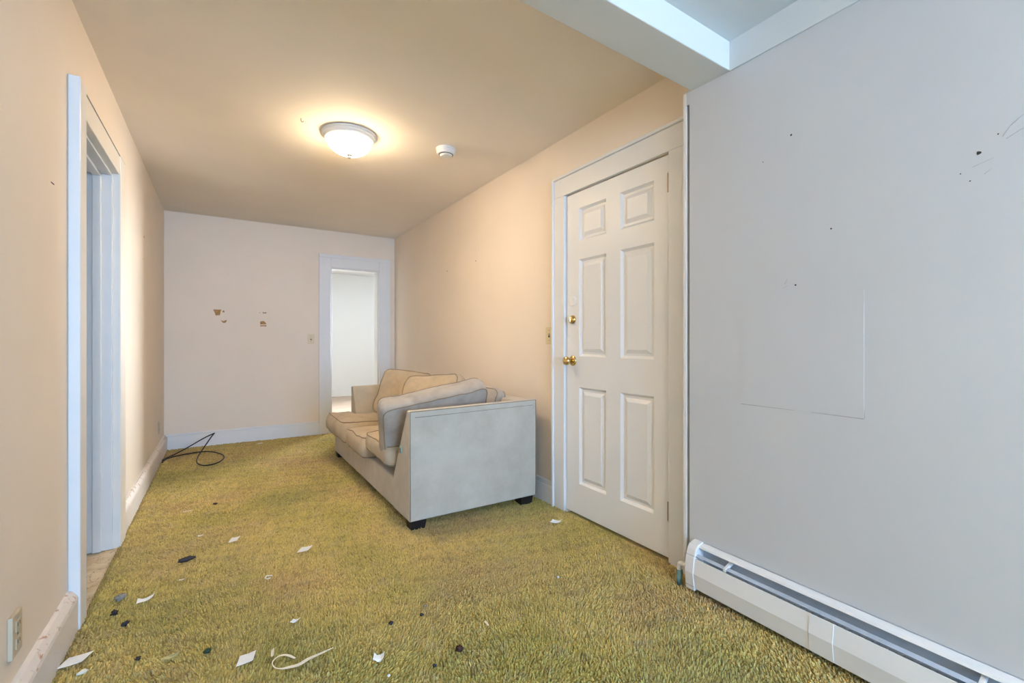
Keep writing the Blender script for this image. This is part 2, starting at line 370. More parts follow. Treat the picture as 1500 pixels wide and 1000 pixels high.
# end doorway
t = struct(empty('trim_5', (1.39, YB, 0)), 'white casing around the end doorway beyond the sofa', 'trim')
B(.969, E0, YB - .022, YB, ZF, 2.090).build('side_casing', 'trim_white', t, bevel=.004)
B(E1, 1.818, YB - .022, YB, ZF, 2.090).build('side_casing', 'trim_white', t, bevel=.004)
B(E0, E1, YB - .022, YB, ET, 2.090).build('head_casing', 'trim_white', t, bevel=.003)
B(.969, 1.818, YB - .026, YB, 2.090, 2.128).build('head_board', 'trim_white', t, bevel=.004)
for x0, x1 in ((E0 - .002, E0 + .018), (E1 - .018, E1 + .002)):
    B(x0, x1, YB + .002, YB + TH + .01, -.004, ET).build('jamb', 'trim_white', t, bevel=.002)
B(E0 + .018, E1 - .018, YB + .002, YB + TH + .01, ET - .018, ET).build('jamb', 'trim_white', t, bevel=.002)
B(E0, E1, YB - .01, YB + TH, -.012, .006).build('threshold', 'far_floor', t, bevel=.004)
# entry door casing with raised outer band
t = struct(empty('trim_6', (XR, 1.9, 0)), 'white casing with raised band around the entry door', 'trim')
B(XR - .018, XR, D1, 2.402, ZF, DT).build('side_casing', 'trim_white', t, bevel=.003)
B(XR - .018, XR, 1.388, D0, ZF, DT).build('side_casing', 'trim_white', t, bevel=.003)
B(XR - .018, XR, 1.388, 2.402, DT, 2.146).build('head_casing', 'trim_white', t, bevel=.003)
B(XR - .030, XR, 2.402, 2.420, ZF, 2.164).build('band', 'trim_white', t, bevel=.004)
B(XR - .030, XR, 1.345, 2.402, 2.146, 2.164).build('band', 'trim_white', t, bevel=.004)
B(XR - .024, XR, 1.352, 1.388, ZF, 2.146).build('band', 'trim_white', t, bevel=.004)

# ------------------------------------------------------------------ entry door
dr = struct(empty('door_1', (XR, 1.893, 0)), 'white six panel entry door with brass knob', 'door')
xd = XR + .004; xk = xd + .040
y0, y1, z0, z1 = D0 + .003, D1 - .003, .010, DT - .006
cols = [(1.592, 1.828), (1.940, 2.176)]; rows = [(.200, .805), (.997, 1.602), (1.716, 1.922)]
mb = MB()
mb.box(xd, xk, y0, cols[0][0], z0, z1); mb.box(xd, xk, cols[0][1], cols[1][0], z0, z1); mb.box(xd, xk, cols[1][1], y1, z0, z1)
for c in cols:
    zz = [z0] + [q for r in rows for q in r] + [z1]
    for i in range(0, 8, 2): mb.box(xd, xk, c[0], c[1], zz[i], zz[i + 1])
mb.build('leaf', 'door_paint', dr)
for c in cols:
    for r in rows:
        a = [(0, 0), (.014, .014), (.026, .014), (.048, .003)]
        vs = []; fs = []
        for ins, dep in a:
            vs += [(xd + dep, c[0] + ins, r[0] + ins), (xd + dep, c[1] - ins, r[0] + ins), (xd + dep, c[1] - ins, r[1] - ins), (xd + dep, c[0] + ins, r[1] - ins)]
        for i in range(3):
            for k in range(4): fs.append((i * 4 + k, i * 4 + (k + 1) % 4, i * 4 + 4 + (k + 1) % 4, i * 4 + 4 + k))
        fs.append((12, 13, 14, 15)); k0 = len(vs)
        vs += [(xk - .004, c[0], r[0]), (xk - .004, c[1], r[0]), (xk - .004, c[1], r[1]), (xk - .004, c[0], r[1])]
        for k in range(4): fs.append((k, (k + 1) % 4, k0 + (k + 1) % 4, k0 + k))
        fs.append((k0, k0 + 1, k0 + 2, k0 + 3))
        MB().add(vs, fs).build('panel', 'door_paint', dr)
MX = Matrix.Rotation(math.radians(-90), 4, 'Y')     # local z -> world -x
kn = MB().lathe([(.004, .0), (.011, .006), (.011, .030), (.017, .036), (.026, .045), (.028, .054), (.025, .063), (.015, .068), (.004, .069)], Matrix.Translation((xd, 2.236, .968)) @ MX, 28).build('knob', 'brass', dr, smooth=True)
MB().lathe([(.033, 0), (.033, .003), (.029, .008), (.018, .011), (.012, .012)], Matrix.Translation((xd, 2.236, .968)) @ MX, 28).build('rosette', 'brass', kn, smooth=True)
db = MB().lathe([(.028, 0), (.028, .006), (.025, .011), (.019, .015), (.018, .018), (.002, .019)], Matrix.Translation((xd, 2.236, 1.229)) @ MX, 28).build('deadbolt', 'brass', dr, smooth=True)
B(xd - .030, xd - .018, 2.231, 2.241, 1.212, 1.246).build('thumb_turn', 'brass', db, bevel=.003)
cp = MB().lathe([(.030, 0), (.030, .004), (.028, .006), (.002, .0065)], Matrix.Translation((xd, 2.236, 1.345)) @ MX, 28).build('cover_disc', 'door_paint', dr)
for zc in (1.884, .242):
    hg = MB().lathe([(.0065, -.05), (.0065, .05)], Matrix.Translation((XR - .004, D0 + .004, zc)), 12).build('hinge', 'old_brass', dr)
    B(xd - .003, xd, D0 + .006, D0 + .020, zc - .048, zc + .048).build('hinge_plate', 'old_brass', hg)

# ------------------------------------------------------------------ marks on the walls (children of their wall)
def chip(parent, name, mat, poly, plane):           # poly of (u, z), plane maps (u, z, depth) -> xyz
    mb = MB(); mb.prism([plane(u, z, 0) for u, z in poly], [plane(u, z, .0006) for u, z in poly]); return mb.build(name, mat, parent)
pb = lambda u, z, d: (u, YB - d, z)
chip(wb, 'paint_chip', 'bare_plaster', [(-.075, 1.428), (.000, 1.430), (-.010, 1.400), (-.013, 1.370), (-.052, 1.366), (-.060, 1.395)], pb)
chip(wb, 'paint_chip', 'bare_plaster', [(.006, 1.404), (.028, 1.400), (.024, 1.425), (.014, 1.420)], pb)
chip(wb, 'paint_chip', 'bare_plaster', [(-.008, 1.318), (.018, 1.308), (.040, 1.320), (.050, 1.316), (.036, 1.290), (.014, 1.288)], pb)
chip(wb, 'paint_chip', 'bare_plaster', [(.355, 1.415), (.363, 1.413), (.362, 1.406), (.356, 1.407)], pb)
chip(wb, 'paint_chip', 'bare_plaster', [(.385, 1.420), (.400, 1.412), (.424, 1.418), (.422, 1.403), (.388, 1.403)], pb)
chip(wb, 'paint_chip', 'bare_plaster', [(.362, 1.312), (.395, 1.318), (.412, 1.305), (.424, 1.285), (.400, 1.280), (.362, 1.280)], pb)
chip(wb, 'paint_chip', 'bare_plaster', [(.362, 1.270), (.424, 1.272), (.420, 1.256), (.395, 1.260), (.364, 1.256)], pb)
pn = lambda u, z, d: tuple(NW(1.312 - u, d, z))
def spot(parent, plane, u, z, r, mat='hole_dark', n=7, sq=1.0):
    chip(parent, 'nail_hole' if mat == 'hole_dark' else 'scuff', mat, [(u + r * math.cos(i * 2 * math.pi / n) * random.uniform(.7, 1.2), z + sq * r * math.sin(i * 2 * math.pi / n) * random.uniform(.7, 1.2)) for i in range(n)], plane)
for u, z, r in ((.869, 1.855, .0045), (.371, 1.612, .0055), (.854, 1.298, .0040), (.737, 1.480, .0030), (.975, 1.79, .002), (.333, 1.650, .0022), (.408, 1.566, .0018), (.388, 1.540, .002)): spot(wn, pn, u, z, r)
def stroke(parent, plane, pts, wd, mat='scuff_shade_grey'):
    for (a, b) in zip(pts[:-1], pts[1:]):
        d = Vector((b[0] - a[0], b[1] - a[1])).normalized(); q = Vector((-d.y, d.x)) * wd / 2
        chip(parent, 'scratch_shadow_mark', mat, [(a[0] + q.x, a[1] + q.y), (b[0] + q.x * .3, b[1] + q.y * .3), (b[0] - q.x * .3, b[1] - q.y * .3), (a[0] - q.x, a[1] - q.y)], plane)
stroke(wn, pn, [(.893, 1.305), (.882, 1.325)], .002); stroke(wn, pn, [(.884, 1.298), (.90, 1.290)], .0015)
stroke(wn, pn, [(.325, 1.640), (.310, 1.664), (.285, 1.685)], .002); stroke(wn, pn, [(.318, 1.632), (.280, 1.652)], .0015)
stroke(wn, pn, [(.383, 1.577), (.340, 1.590)], .0015); stroke(wn, pn, [(.36, 1.55), (.345, 1.562)], .0015)
# ghost of a removed panel: a thin painted-over sheet and a second one beside it
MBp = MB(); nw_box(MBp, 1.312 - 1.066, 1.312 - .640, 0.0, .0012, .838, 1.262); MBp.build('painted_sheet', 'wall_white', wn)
stroke(wn, pn, [(1.066, .8365), (.86, .8365)], .0035); stroke(wn, pn, [(.640, .8365), (.80, .8365)], .0045); stroke(wn, pn, [(.639, .838), (.639, .868)], .003)  # shadow along the sheet's edges, drawn as grey strokes
pl_ = lambda u, z, d: (XL + d, u, z)
chip(wl, 'nail_hole', 'hole_dark', [(2.150, 1.634), (2.184, 1.635), (2.184, 1.631), (2.150, 1.630)], pl_)
spot(wl, pl_, 4.36, 1.872, .009); spot(wl, pl_, 4.30, 1.70, .005, 'scuff_shade_grey')
pr_ = lambda u, z, d: (XR - d, u, z)
spot(wr, pr_, 3.541, 1.796, .006); spot(wr, pr_, 4.143, 1.785, .006)
ck = MB().tube(smooth_path([(.398, 2.951, H - .0005), (.398, 2.951, H - .016), (.405, 2.948, H - .022), (.412, 2.946, H - .014)], 4), .0022, 6)
tag(ck.build('ceiling_hook', 'old_brass', base=(.398, 2.951, H), smooth=True), 'small metal hook in the ceiling beside the round lamp', 'hook')

# ------------------------------------------------------------------ sofa
SX0, SX1, SY0, SY1 = .912, 1.800, 2.520, 4.590
sofa = empty('sofa', (1.35, 3.55, 0), label='worn beige fabric sofa with low sloping arms along the cream wall', cat='sofa')
B(SX0, SX1 - .01, SY0 + .01, SY1 - .01, .048, .238).build('base', 'sofa_fabric', sofa, bevel=.012, seg=3)
def rows_prism(prof_a, prof_b): return MB().prism(prof_a, prof_b)
arm = [(SY0, .050), (SY0, .688), (SY0 + .045, .690), (SY0 + .290, .250), (SY0 + .290, .050)]
a1 = MB().prism([(SX0 - .004, y, z) for y, z in arm], [(SX1, y, z + (.012 if z > .6 else 0)) for y, z in arm]).build('arm', 'sofa_fabric', sofa, bevel=.010, seg=3)
far = [(SY1, .050), (SY1, .655), (SY1 - .055, .660), (SY1 - .26, .250), (SY1 - .26, .050)]
MB().prism([(1.065, y, z) for y, z in far], [(SX1, y, z + (.012 if z > .6 else 0)) for y, z in far]).build('arm', 'sofa_fabric', sofa, bevel=.010, seg=3)
bk = [(SX1, .052), (SX1, .694), (SX1 - .14, .694), (SX1 - .22, .240), (SX1 - .22, .052)]
MB().prism([(x, SY0 + .05, z) for x, z in bk], [(x, SY1 - .06, z) for x, z in bk]).build('back', 'sofa_fabric', sofa, bevel=.012, seg=3)
MB().tube([(SX0 + .002, SY0 + .001, .058), (SX0 + .002, SY0 + .001, .683), (SX1 - .004, SY0 + .001, .695), (SX1 - .004, SY0 + .001, .058)], .0035, 6).build('piping', 'piping_fabric', a1, smooth=True)
MB().tube([(SX0 + .03, SY0 - .0005, .650), (SX1 - .03, SY0 - .0005, .662)], .0016, 6).build('stitching', 'piping_fabric', a1, smooth=True)
for (x, y) in ((SX0 + .008, SY0 + .012), (SX1 - .115, SY0 + .012), (SX0 + .008, SY1 - .10), (SX1 - .115, SY1 - .10)):
    MB().hexa([(x + .006, y + .006, -.006), (x + .090, y + .006, -.006), (x + .090, y + .084, -.006), (x + .006, y + .084, -.006), (x, y, .052), (x + .10, y, .052), (x + .10, y + .09, .052), (x, y + .09, .052)]).build('leg', 'leg_dark', sofa, bevel=.002)
tb = B(SX0 - .012, SX0 - .004, 2.640, 2.672, .425, .468).build('fabric_clip', 'tab_green', sofa, bevel=.003); tb['label'] = 'pale green clip with dark slot on the arm front'
B(SX0 - .0135, SX0 - .012, 2.650, 2.660, .425, .452).build('slot', 'plastic_dark', tb)

def fillet(poly, r, k=5):
    n = len(poly); out = []
    for i in range(n):
        p = Vector(poly[i]); a = (Vector(poly[i - 1]) - p); b = (Vector(poly[(i + 1) % n]) - p)
        rr = min(r, a.length * .45, b.length * .45); A = p + a.normalized() * rr; Bq = p + b.normalized() * rr
        for j in range(k + 1):
            t = j / k; out.append((1 - t) ** 2 * A + 2 * t * (1 - t) * p + t * t * Bq)
    return out
def densify(pts, step):
    out = []; n = len(pts)
    for i in range(n):
        a, b = pts[i], pts[(i + 1) % n]; m = max(1, int((b - a).length / step))
        for j in range(m): out.append(a + (b - a) * (j / m))
    return out
def cushion(name, poly, hz, edge, M, mat, parent=None, base=None, r=.05, centre=None, rings=9, wr=.006, wscale=5.0, seed=0, sag=None, pipe=.0042, bulge=.018):
    """Box cushion: outline poly (local xy), half thickness hz, seam height edge*hz, wrinkled, with piping."""
    P = densify(fillet([Vector(p) for p in poly], r), .035); n = len(P)
    c = Vector(centre) if centre else sum(P, Vector((0, 0))) / n
    off = Vector((seed * 3.1, seed * 1.7, seed * .9))
    def disp(q):
        d = noise.fractal(q * wscale + off, .9, 2.1, 4) * wr * 2.2
        return d
    def zf(s): return hz * (edge + (1 - edge) * (1 - s ** 2.6))
    def place(q, nrm):
        q = Vector(q); q = q + nrm * disp(q)
        if sag: q = sag(q)
        return M @ q
    vs, fs = [], []; layers = []
    S_ = [(.0001 if k == 0 else math.sin(k / rings * math.pi / 2)) for k in range(rings + 1)]
    for s in S_:
        layers.append([place((c.x + (p.x - c.x) * s, c.y + (p.y - c.y) * s, zf(s)), Vector((0, 0, 1))) for p in P])
    def outn(i):
        t = (P[(i + 1) % n] - P[i - 1]).normalized(); v = Vector((t.y, -t.x))
        return v if v.dot(P[i] - c) > 0 else -v
    ON = [outn(i) for i in range(n)]
    top_rim = layers[-1]
    for k in range(1, 6):
        u = k / 6; z = hz * edge * (1 - 2 * u); bo = bulge * math.sin(math.pi * u) ** .6
        layers.append([place((P[i].x + ON[i].x * bo, P[i].y + ON[i].y * bo, z), Vector((ON[i].x, ON[i].y, 0)) * .8) for i in range(n)])
    bot = []
    for s in reversed(S_):
        bot.append([place((c.x + (p.x - c.x) * s, c.y + (p.y - c.y) * s, -zf(s)), Vector((0, 0, -1))) for p in P])
    bot_rim = bot[0]; layers += bot
    for l in layers: vs += l
    for a in range(len(layers) - 1):
        for i in range(n): fs.append((a * n + i, a * n + (i + 1) % n, (a + 1) * n + (i + 1) % n, (a + 1) * n + i))
    o = MB().add(vs, fs).build(name, mat, parent, base, smooth=True)
    for rim in (top_rim, bot_rim): MB().tube(rim, pipe, 6, True).build('piping', 'piping_fabric', o, smooth=True)
    return o
I = Matrix.Identity(4)
def T(x, y, z): return Matrix.Translation((x, y, z))
# three seat cushions, the far one wrapping round the set-back arm
o = cushion('seat_cushion', [(.852, 3.90), (.852, 4.585), (1.045, 4.585), (1.045, 4.31), (1.58, 4.31), (1.58, 3.90)], .112, .70, T(0, 0, .336), 'cushion_fabric', sofa, r=.07, centre=(.96, 4.10), seed=1, bulge=.03)
cushion('seat_cushion', [(.868, 3.36), (.868, 3.885), (1.58, 3.885), (1.58, 3.36)], .088, .78, T(0, 0, .312), 'cushion_fabric', sofa, seed=2, bulge=.02)
cushion('seat_cushion', [(.876, 2.815), (.876, 3.345), (1.58, 3.345), (1.58, 2.815)], .068, .84, T(0, 0, .292) @ Matrix.Rotation(math.radians(1.5), 4, 'X'), 'cushion_fabric', sofa, seed=3, bulge=.016)
# loose cushions on the sofa
def rect(a, b): return [(-a, -b), (-a, b), (a, b), (a, -b)]
# big seat-size cushion standing on edge against the near arm (local x -> room x, local y -> up, local z -> towards the camera)
Mbig = T(1.190, 2.828, .582) @ Matrix.Rotation(math.radians(29), 4, 'X') @ Matrix.Rotation(math.radians(-11), 4, 'Y') @ Matrix.Rotation(math.radians(90), 4, 'X')
o = cushion('sofa_cushion', rect(.345, .205), .080, .80, Mbig, 'cushion_soiled', None, (1.185, 2.90, .36), r=.05, seed=5, wr=.007, bulge=.012)
tag(o, 'large soiled cushion standing on edge against the near sofa arm', 'cushion', 'loose sofa cushions')
def leaning(name, y, x, z, a, b, hz, lean, yaw, roll, seed, label, mat='cushion_fabric', edge=.62):
    M = T(x, y, z) @ Matrix.Rotation(math.radians(yaw), 4, 'Z') @ Matrix.Rotation(math.radians(roll), 4, 'X') @ Matrix.Rotation(math.radians(lean), 4, 'Y') @ Matrix(((0, 0, -1, 0), (1, 0, 0, 0), (0, 1, 0, 0), (0, 0, 0, 1)))
    o = cushion(name, rect(a, b), hz, edge, M, mat, None, (x, y, z - b), r=.06, seed=seed, wr=.012, wscale=4.2, bulge=.012)
    return tag(o, label, 'cushion', 'loose sofa cushions')
leaning('sofa_cushion', 4.05, 1.42, .605, .26, .21, .080, 22, 34, 5, 7, 'tan wrinkled back cushion slumped nearest the end doorway')
leaning('sofa_cushion', 3.44, 1.425, .600, .27, .215, .080, 20, 28, -4, 9, 'tan back cushion wedged behind the large soiled cushion')
leaning('sofa_cushion', 2.98, 1.60, .560, .23, .190, .070, 16, 6, 0, 12, 'greyish back cushion tucked in the near sofa corner', 'cushion_soiled')

# ------------------------------------------------------------------ ceiling lamp and smoke detector
LX, LY = .690, 3.020
lamp = empty('ceiling_lamp', (LX, LY, H), label='round flush ceiling lamp with lit frosted glass bowl', cat='lamp')
DN = Matrix.Translation((LX, LY, H)) @ Matrix.Rotation(math.pi, 4, 'X')
MB().lathe([(.155, 0), (.166, .004), (.167, .012), (.160, .018), (.158, .026), (.150, .032), (.147, .040), (.138, .046), (.120, .046)], DN, 64).build('pan', 'plastic_white', lamp, smooth=False)
MB().lathe([(.136, .044), (.136, .050), (.128, .072), (.108, .096), (.078, .115), (.045, .125), (.010, .128)], DN, 56).build('glass_bowl', 'lamp_glass', lamp, smooth=True)
MB().lathe([(.020, .126), (.021, .131), (.013, .136), (.010, .142), (.011, .149), (.003, .155)], DN, 20).build('finial', 'nickel', lamp, smooth=True)
SXD, SYD = 1.300, 2.885
sd = empty('smoke_detector', (SXD, SYD, H), label='round white smoke detector on the ceiling near the lamp', cat='smoke detector')
DS = Matrix.Translation((SXD, SYD, H)) @ Matrix.Rotation(math.pi, 4, 'X')
MB().lathe([(.066, 0), (.068, .003), (.068, .010), (.064, .013)], DS, 48).build('base', 'plastic_white', sd)
MB().lathe([(.062, .013), (.063, .030), (.058, .040), (.050, .042)], DS, 48).build('body', 'plastic_white', sd)
MB().lathe([(.044, .042), (.044, .047), (.034, .054), (.006, .056)], DS, 40).build('sensor_cap', 'plastic_white', sd)
MB().lathe([(.049, .0415), (.049, .0445), (.044, .0445)], DS, 40).build('vent_ring', 'plastic_dark', sd)

# ------------------------------------------------------------------ switches and outlets
def plate(name, label, cat, centre, axis, out, toggle=True, mat='plastic_almond', hw=.036, hh=.058, th=.006):
    """axis: unit vector along the wall, out: unit vector into the room."""
    c = Vector(centre); ax = Vector(axis); ou = Vector(out); up = Vector((0, 0, 1))
    r = empty(name, centre, label=label, cat=cat)
    def bx(u0, u1, z0, z1, d0, d1, nm, m_, par, bev=.0015):
        q = lambda u, d, z: c + ax * u + ou * d + up * z
        return MB().hexa([q(u0, d0, z0), q(u1, d0, z0), q(u1, d1, z0), q(u0, d1, z0), q(u0, d0, z1), q(u1, d0, z1), q(u1, d1, z1), q(u0, d1, z1)]).build(nm, m_, par, bevel=bev)
    bx(-hw, hw, -hh, hh, 0, th, 'cover_plate', mat, r, .0025)
    if toggle:
        bx(-.007, .007, -.014, .014, th, th + .001, 'slot', 'plastic_dark', r, 0)
        bx(-.005, .005, -.002, .014, th, th + .014, 'toggle', mat, r)
    else:
        for zc in (-.024, .024):
            s_ = bx(-.017, .017, zc - .015, zc + .015, th, th + .0025, 'receptacle', mat, r)
            for u in (-.007, .007): bx(u - .0014, u + .0014, zc - .002, zc + .008, th + .0025, th + .003, 'slot', 'plastic_dark', s_, 0)
    for zc in ((-.034, .034) if toggle else (0,)): bx(-.0025, .0025, zc - .0025, zc + .0025, th, th + .0012, 'screw', 'old_brass', r, 0)
    return r
plate('light_switch', 'almond light switch on the end wall beside the doorway', 'switch', (.884, YB, 1.120), (1, 0, 0), (0, -1, 0))
plate('light_switch', 'almond light switch beside the entry door casing', 'switch', (XR, 2.474, 1.132), (0, 1, 0), (-1, 0, 0), hw=.040)
plate('wall_outlet', 'beige power outlet low on the peach wall by the near baseboard', 'outlet', (XL, 1.808, .280), (0, 1, 0), (1, 0, 0), False, 'plastic_beige', .036, .058, .011)
plate('wall_outlet', 'small outlet low on the peach wall near the cord', 'outlet', (XL, 5.28, .300), (0, 1, 0), (1, 0, 0), False, 'plastic_beige', .036, .058, .006)

# ------------------------------------------------------------------ baseboard heater on the near right wall
ht = empty('baseboard_heater', tuple(NW(.9, .03, 0)), label='long white baseboard heater under the grey wall', cat='heater')
def run(prof, s0, s1, name, mat, parent, bevel=.0015): return MB().prism([NW(s0, n, z) for n, z in prof], [NW(s1, n, z) for n, z in prof]).build(name, mat, parent, bevel=bevel)
HS0, HS1 = .030, 2.30
run([(0, .012), (0, .206), (.004, .206), (.004, .012)], HS0, HS1, 'back_plate', 'heater_inside', ht, 0)
run([(0, .206), (.008, .206), (.029, .199), (.034, .190), (.032, .188), (.026, .195), (.007, .201), (0, .201)], HS0 + .04, HS1, 'top_hood', 'heater_paint', ht)
front = [(.058, .150), (.062, .151), (.072, .088), (.062, .022), (.058, .022), (.067, .088)]
for s0, s1 in ((HS0 + .042, .540), (.607, 1.42), (1.49, HS1)): run(front, s0, s1, 'front_panel', 'heater_paint', ht, .001)
for s0, s1 in ((.536, .611), (1.416, 1.494)): run([(n + .0022, z + .001) for n, z in front], s0, s1, 'joint_cover', 'heater_paint', ht, .001)
run([(.040, .164), (.056, .158), (.057, .160), (.041, .166)], HS0 + .045, HS1, 'damper', 'heater_inside', ht, 0)
for s in (.205, .95, 1.75): run([(.004, .170), (.058, .150), (.058, .162), (.004, .186)], s, s + .012, 'bracket', 'heater_paint', ht, .001)
cap = [(0, .012), (0, .209), (.012, .209), (.043, .199), (.054, .184), (.066, .150), (.075, .088), (.065, .010)]
ec = run(cap, HS0, HS0 + .045, 'end_cap', 'heater_paint', ht, .004)
for z, nn in ((.160, .0635), (.030, .0685)):
    MB().tube([NW(HS0, nn, z), NW(HS0 + .045, nn, z)], .0012, 5).build('crease', 'scuff_shade_grey', ec)
MB().tube([NW(HS0 + .03, .032, .09), NW(HS1, .032, .09)], .011, 10).build('heating_tube', 'old_brass', ht, smooth=True)
fin = MB(); nw_box(fin, .20, .2006, .008, .054, .055, .130); f0 = fin.build('fin', 'nickel', ht)
for i in range(1, 100):
    c_ = f0.copy(); C.objects.link(c_); c_.location = Vector(WD) * (i * .02); ORG[c_.name] = ORG[ht.name]
ps, pn_ = HS0 - .048, .046
pp = MB().tube(smooth_path([NW(HS0 + .02, pn_, .094), NW(HS0 - .018, pn_, .094), NW(ps + .008, pn_, .091), NW(ps, pn_, .078), NW(ps, pn_, ZF)], 4), .0105, 10).build('feed_pipe', 'trim_white', ht, smooth=True)
MB().tube([NW(ps, pn_, .062), NW(ps, pn_, ZF)], .0135, 10).build('pipe_sleeve', 'teal_metal', pp, smooth=True)

# ------------------------------------------------------------------ black cord by the end wall
pts = [(-.452, 5.20, .012), (-.43, 5.30, .010), (-.38, 5.40, .012), (-.27, 5.46, .06), (-.15, 5.46, .13), (-.070, 5.43, .172), (-.062, 5.42, .174), (-.085, 5.38, .150),
       (-.15, 5.28, .06), (-.188, 5.13, .012), (-.180, 4.93, .007), (-.125, 4.81, .006), (-.05, 4.83, .006), (.000, 4.93, .006), (.020, 5.05, .006), (.000, 5.20, .006), (-.09, 5.38, .006), (-.20, 5.42, .006), (-.33, 5.37, .006), (-.42, 5.28, .006), (-.45, 5.14, .006)]
tag(MB().tube(smooth_path(pts, 8), .0055, 8).build('power_cord', 'cord_black', base=(-.2, 5.2, 0), smooth=True), 'black power cord looped on the carpet by the end wall', 'cord')

# ------------------------------------------------------------------ litter on the carpet
def sheet(name, label, x, y, w_, d_, rot, mat, cat, curl=.004, th=.0012, skew=.2, n=5, z=.004):
    vs = []; fs = []; a = math.radians(rot)
    for s in (0, 1):
        for i in range(n):
            for j in range(n):
                u, v = i / (n - 1) - .5, j / (n - 1) - .5
                px, py = u * w_ + v * d_ * skew, v * d_
                zz = z + curl * (abs(u * 2) ** 2 * .6 + noise.noise((u * 2 + x * 9, v * 2 + y * 9, 0)) * .6 + .35) + s * th
                vs.append((x + px * math.cos(a) - py * math.sin(a), y + px * math.sin(a) + py * math.cos(a), zz))
    g = lambda s, i, j: s * n * n + i * n + j
    for i in range(n - 1):
        for j in range(n - 1):
            fs += [(g(1, i, j), g(1, i + 1, j), g(1, i + 1, j + 1), g(1, i, j + 1)), (g(0, i, j + 1), g(0, i + 1, j + 1), g(0, i + 1, j), g(0, i, j))]
    rim = [g(0, i, 0) for i in range(n)] + [g(0, n - 1, j) for j in range(1, n)] + [g(0, i, n - 1) for i in range(n - 2, -1, -1)] + [g(0, 0, j) for j in range(n - 2, 0, -1)]
    k = n * n
    for a_, b_ in zip(rim, rim[1:] + rim[:1]): fs.append((a_, b_, b_ + k, a_ + k))
    return tag(MB().add(vs, fs).build(name, mat, base=(x, y, 0)), label, cat)
def lump(name, label, x, y, r, sx, sy, sz, rot, mat, cat, rough=.35, z=.002):
    vs = []; fs = []; n, m_ = 12, 8; a = math.radians(rot)
    for i in range(m_ + 1):
        th = math.pi * i / m_
        for k in range(n):
            ph = 2 * math.pi * k / n; d = Vector((math.sin(th) * math.cos(ph), math.sin(th) * math.sin(ph), math.cos(th)))
            q = r * (1 + 1.5 * rough * noise.noise(d * 2.6 + Vector((x * 37, y * 37, 0))))
            px, py, pz = d.x * q * sx, d.y * q * sy, d.z * q * sz
            vs.append((x + px * math.cos(a) - py * math.sin(a), y + px * math.sin(a) + py * math.cos(a), z + r * sz * .75 + pz))
    for i in range(m_):
        for k in range(n): fs.append((i * n + k, i * n + (k + 1) % n, (i + 1) * n + (k + 1) % n, (i + 1) * n + k))
    return tag(MB().add(vs, fs).build(name, mat, base=(x, y, 0), smooth=True), label, cat)
sheet('paper_card', 'white paper card lying against the near baseboard', -.420, 2.110, .064, .050, 4, 'paper_white', 'paper', .0015, skew=.5)
lump('plaster_crumb', 'greyish white crumb just below the card at the near baseboard', -.385, 2.018, .011, 1.3, .8, .6, 20, 'paper_cream', 'crumb')
sheet('paper_scrap', 'crumpled white scrap with a thin tail near the side doorway', -.268, 2.435, .058, .030, 18, 'paper_white', 'paper', .014, skew=.4)
lump('plaster_chunk', 'flat grey brown chunk on the carpet by the vinyl threshold', -.362, 2.520, .020, 1.1, .9, .5, 30, 'litter_grey', 'debris', .5)
lump('dark_crumb', 'dark crumb between the vinyl threshold and the paper card', -.360, 2.385, .011, 1, 1, .8, 0, 'litter_dark', 'debris', .6)
lump('dark_flake', 'dark flake with pale edge right of the doorway casing', -.312, 2.275, .012, 1.2, .8, .6, 40, 'litter_dark', 'debris', .5)
lump('charcoal_stick', 'elongated charcoal grey lump out on the open carpet', -.144, 2.778, .019, 1.9, .75, .6, 12, 'litter_dark', 'debris', .3)
sheet('paper_scrap', 'small white paper diamond farther from the camera than its twin', .060, 2.925, .042, .055, 10, 'paper_white', 'paper', .004, skew=.5)
sheet('paper_scrap', 'white paper diamond on mid carpet in front of the sofa', .368, 2.590, .052, .055, -8, 'paper_white', 'paper', .004, skew=.4)
sheet('paper_card', 'square white card beside the curled ribbon', .072, 1.805, .050, .050, 6, 'paper_white', 'paper', .002, skew=.35)
sheet('paper_shred', 'tiny torn white shred above the curled ribbon', .150, 1.785, .012, .034, 25, 'paper_cream', 'paper', .008, skew=.6)
sheet('paper_shred', 'small white shred between the card and the sofa', .242, 1.945, .026, .022, -10, 'paper_white', 'paper', .006, skew=.5)
sheet('paper_label', 'folded white label standing slightly proud of the carpet', .453, 1.556, .034, .034, -22, 'paper_white', 'paper', .016, skew=.1)
lump('dark_crumb', 'black crumb farther up the carpet from the folded label', .551, 1.733, .008, 1.2, .9, .7, 0, 'litter_dark', 'debris', .5)
lump('dark_crumb', 'grey black crumb, lower of the close pair on mid carpet', .671, 1.722, .007, 1.2, .8, .6, 0, 'litter_dark', 'debris', .5)
lump('grey_crumb', 'faint grey crumb, upper of the close pair on mid carpet', .706, 1.772, .007, 1.2, .7, .6, 30, 'litter_grey', 'debris', .5)
lump('brown_lump', 'dark brown two-lobed lump low on the open carpet', .706, 1.452, .013, 1.1, .9, .8, 0, 'litter_brown', 'debris', .5)
lump('dark_crumb', 'small dark crumb left of and below the brown lump', .602, 1.428, .006, 1.1, .9, .7, 0, 'litter_dark', 'debris', .5)
lump('green_fleck', 'dark green fleck left of the square white card', -.041, 1.922, .010, 1.2, .9, .6, 20, 'litter_green', 'debris', .5)
lump('dark_crumb', 'dark crumb between the paper card and the pale leaf', -.241, 2.004, .008, 1, 1, .7, 0, 'litter_dark', 'debris', .5)
sheet('dry_leaf', 'pale dry leaf flat on the carpet', -.147, 1.952, .050, .018, 20, 'leaf_pale', 'leaf', .006, skew=.5)
